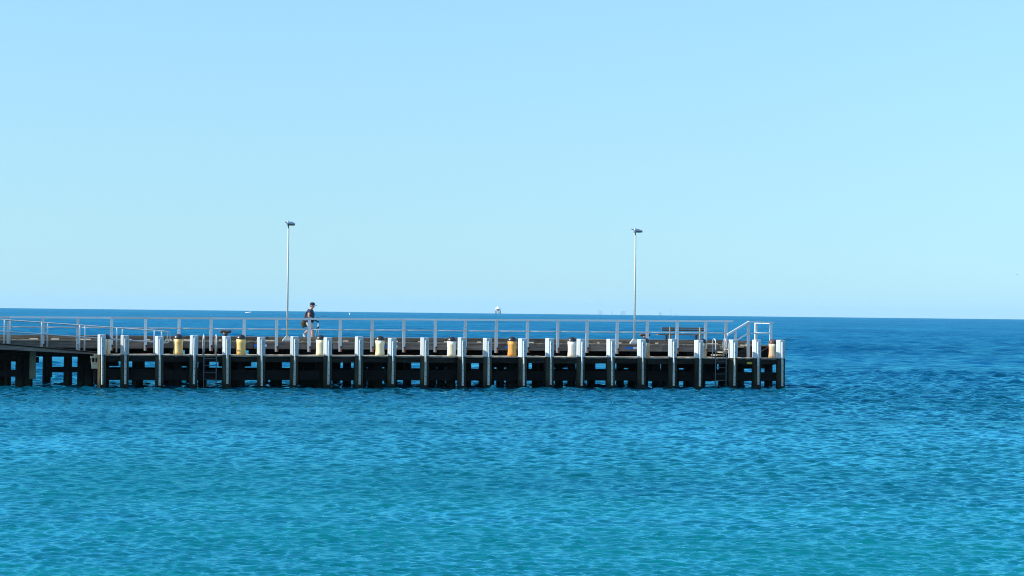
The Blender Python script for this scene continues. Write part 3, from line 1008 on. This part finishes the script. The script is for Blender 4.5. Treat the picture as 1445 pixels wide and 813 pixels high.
# what the person carries
bag = thing('shoulder_bag', 'dark olive bag slung behind the hip of the walking person', 'bag', W(9.50, 3.2, UP), 0.06)
bm_ = MB()
prof = [(.02, .62), (.12, .63), (.155, .70), (.16, .82), (.14, .92), (.06, .95)]
bm_.lathe(prof, 16, .92, .62, 0, 0)
bm_.v = [(-.235 + x * .93 + (z - .78) * -.37, y - .02, .78 + (z - .78) * .93 + x * .37) for x, y, z in bm_.v]
bm_.build('pouch', M['olive'], bag)
MB().tube([(-.27, -.05, .94), (-.20, -.16, 1.10), (-.12, -.17, 1.35), (-.03, -.10, 1.475), (.02, .08, 1.44), (-.02, .16, 1.2), (-.18, .10, .95)], .014, 6).build('strap', M['olive'], bag)
stl = thing('folding_stool', 'folded stool with dark seat and thin metal legs carried by the walking person', 'stool', W(9.50, 3.2, UP), 0.06)
MB().hexa([(.16, -.22, .98), (.44, -.20, .84), (.44, -.06, .84), (.16, -.08, .98), (.17, -.22, 1.03), (.46, -.20, .90), (.46, -.06, .90), (.17, -.08, 1.03)]).build('seat', M['bolt'], stl)
MB().hexa([(.30, -.2, .52), (.45, -.2, .56), (.45, -.08, .56), (.30, -.08, .52), (.33, -.2, .60), (.46, -.2, .70), (.46, -.08, .70), (.33, -.08, .60)]).build('lower_sling', M['cap'], stl)
for a, b in (((.44, -.19, .86), (.44, -.19, .18)), ((.44, -.07, .86), (.43, -.07, .18)), ((.42, -.19, .88), (.29, -.19, .16)), ((.42, -.07, .88), (.30, -.07, .16))):
    MB().tube([a, b], .011, 6).build('leg', M['galv'], stl)
frd = thing('fishing_rod', 'thin rod held level at the waist of the walking person', 'fishing rod', W(9.50, 3.2, UP), 0.06)
MB().tube([(.02, -.20, 1.0), (.28, -.20, 1.06)], .014, 6).build('handle', M['bolt'], frd)
MB().tube([(.28, -.20, 1.06), (.90, -.20, 1.18)], [.009, .005], 6).build('blank', M['rod'], frd)


# ------------------------------------------------------------------ far things
def sea_z(x, y):
    return -(x * x + y * y) / (2 * EARTH)


def far(px, d):
    """a bearing (tangent of the angle right of the view axis) and a distance"""
    return Vector((px * d, d, sea_z(px * d, d)))


bt = thing('motor_boat', 'small white open boat out on the water near the horizon', 'boat', far(-0.1262, 1820), -0.45)
bt.scale = (1.0, 1.0, 1.0)
mb = MB()
secs = [(-2.4, .85, .0, .75), (-1.2, 1.0, -.05, .78), (.6, .95, -.05, .90), (1.9, .5, .05, 1.1), (2.7, .06, .35, 1.3)]
vb = []
for x, w_, zk, zg in secs:
    mb.v += [(x, 0, zk - .25), (x, w_ * .8, zk + .1), (x, w_, zg), (x, -w_, zg), (x, -w_ * .8, zk + .1)]
for i in range(4):
    for k in range(5):
        a, b = i * 5 + k, i * 5 + (k + 1) % 5
        mb.f.append((a, a + 5, b + 5, b))
        mb.sm.append(False)
mb.f += [(4, 3, 2, 1, 0), (20, 21, 22, 23, 24)]
mb.sm += [False, False]
mb.build('hull', M['hull'], bt)
MB().box(-.5, .5, -.4, .4, .8, 1.25).build('console', M['navy'], bt)
MB().box(-2.9, -2.42, -.22, .22, .2, 1.3).build('outboard_motor', M['dark'], bt)
MB().box(-.95, -.51, -.35, .35, .8, 1.05).build('helm_seat', M['dark'], bt)

by = thing('buoy', 'small white channel buoy on the water near the horizon', 'buoy', far(-0.0775, 1560), 0)
MB().lathe([(.45, -.3), (.5, .2), (.42, .5), (.25, 1.3), (.2, 1.6)], 14).build('float', M['signwhite'], by)
MB().lathe([(.05, 1.6), (.05, 1.9), (.12, 1.92), (.12, 2.1)], 10).build('lantern', M['dark'], by)

hut = thing('pile_light', 'round white-roofed beacon hut on piles standing on the horizon', 'beacon', far(-0.0066, 3500), 0.3)
for k in range(8):
    a = k * math.pi / 4
    MB().tube([(5.0 * math.cos(a), 5.0 * math.sin(a), -2), (4.6 * math.cos(a), 4.6 * math.sin(a), 5.2)], .28, 6).build('pile', M['under'], hut)
    MB().tube([(4.9 * math.cos(a), 4.9 * math.sin(a), 5.6), (4.9 * math.cos(a), 4.9 * math.sin(a), 8.2)], .16, 6).build('veranda_post', M['hull'], hut)
MB().lathe([(5.6, 2.9), (5.6, 3.4)], 16).build('platform', M['hutwall'], hut)
MB().lathe([(5.5, 5.2), (5.5, 5.6)], 16).build('floor', M['hutwall'], hut)
MB().lathe([(2.9, 5.61), (2.9, 8.3)], 8).build('wall', M['hutwall'], hut)
MB().lathe([(5.7, 8.2), (5.6, 8.5), (3.2, 10.3), (2.0, 11.2), (1.2, 12.3), (.3, 12.9)], 16).build('roof', M['hutroof'], hut)

# distant city towers beyond the curve of the sea
TW = [(0.0422, 55000, 118, 150, 300, 'pair of wide faint towers leftmost on the hazy skyline'),
      (0.0478, 55500, 34, 40, 262, 'narrow faint tower, second from the left on the hazy skyline'),
      (0.0527, 55000, 150, 120, 262, 'low broad faint block left of the right lamp pole on the skyline'),
      (0.0580, 55300, 40, 40, 284, 'slim faint tower just left of the right lamp pole'),
      (0.0703, 55000, 130, 110, 244, 'low faint block right of the right lamp pole on the skyline'),
      (0.0757, 55600, 46, 46, 348, 'tallest slim faint tower on the hazy skyline'),
      (0.0783, 55000, 40, 60, 232, 'short faint block rightmost on the hazy skyline')]
for i, (px, d, w_, dp, h, lab) in enumerate(TW):
    tw = thing('tower_block', lab, 'tower', far(px, d), 0.2 * i, 'distant towers on the skyline')
    mb = MB()
    if i == 0:
        mb.box(-w_ / 2, -w_ * .08, -dp / 2, dp / 2, -20, h)
        mb.box(w_ * .04, w_ / 2, -dp / 2, dp / 2, -20, h - 38)
        mb.box(-w_ * .0799, w_ * .0399, -dp / 3, dp / 3, -20, h - 90)
    else:
        mb.box(-w_ / 2, w_ / 2, -dp / 2, dp / 2, -20, h - 14)
        mb.box(-w_ * .3, w_ * .3, -dp * .3, dp * .3, h - 13.9, h)
    mb.build('shell', M['tower'], tw)

gl = thing('gull', 'tiny dark gull flying above the horizon at the far right', 'bird', Vector((0.2415 * 700, 700, EYE + 700 * 0.0203)), 0.4)
MB().tube([(-.22, 0, 0), (-.1, 0, .02), (.08, 0, .02), (.2, 0, .04), (.26, 0, .03)], [.02, .07, .085, .05, .012], 8).build('body', M['gull'], gl)
for s in (-1, 1):
    MB().hexa([(-.07, s * .05, .03), (.1, s * .05, .03), (.05, s * .32, .16), (-.06, s * .32, .16), (-.07, s * .05, .05), (.1, s * .05, .05), (.05, s * .32, .175), (-.06, s * .32, .175)]).build('inner_wing', M['gull'], gl)
    MB().hexa([(-.06, s * .321, .16), (.05, s * .321, .16), (-.08, s * .62, .10), (-.12, s * .62, .10), (-.06, s * .321, .175), (.05, s * .321, .175), (-.08, s * .62, .11), (-.12, s * .62, .11)]).build('outer_wing', M['gull'], gl)

# ------------------------------------------------------------------ sea air
hz = MB().box(-26000, 26000, -300, 60000, -320, 190)
hm = bpy.data.materials.new('haze_air')
hm.use_nodes = True
hn = hm.node_tree.nodes
hn.clear()
ho = hn.new('ShaderNodeOutputMaterial')
hv = hn.new('ShaderNodeVolumePrincipled')
hv.inputs['Color'].default_value = (0.50, 0.78, 0.96, 1)
hv.inputs['Density'].default_value = 3.0e-5
hv.inputs['Anisotropy'].default_value = 0.0
hm.node_tree.links.new(hv.outputs['Volume'], ho.inputs['Volume'])
ha = hz.build('haze', hm)
tag(ha, 'thin pale sea air over the whole bay', 'haze', kind='stuff')
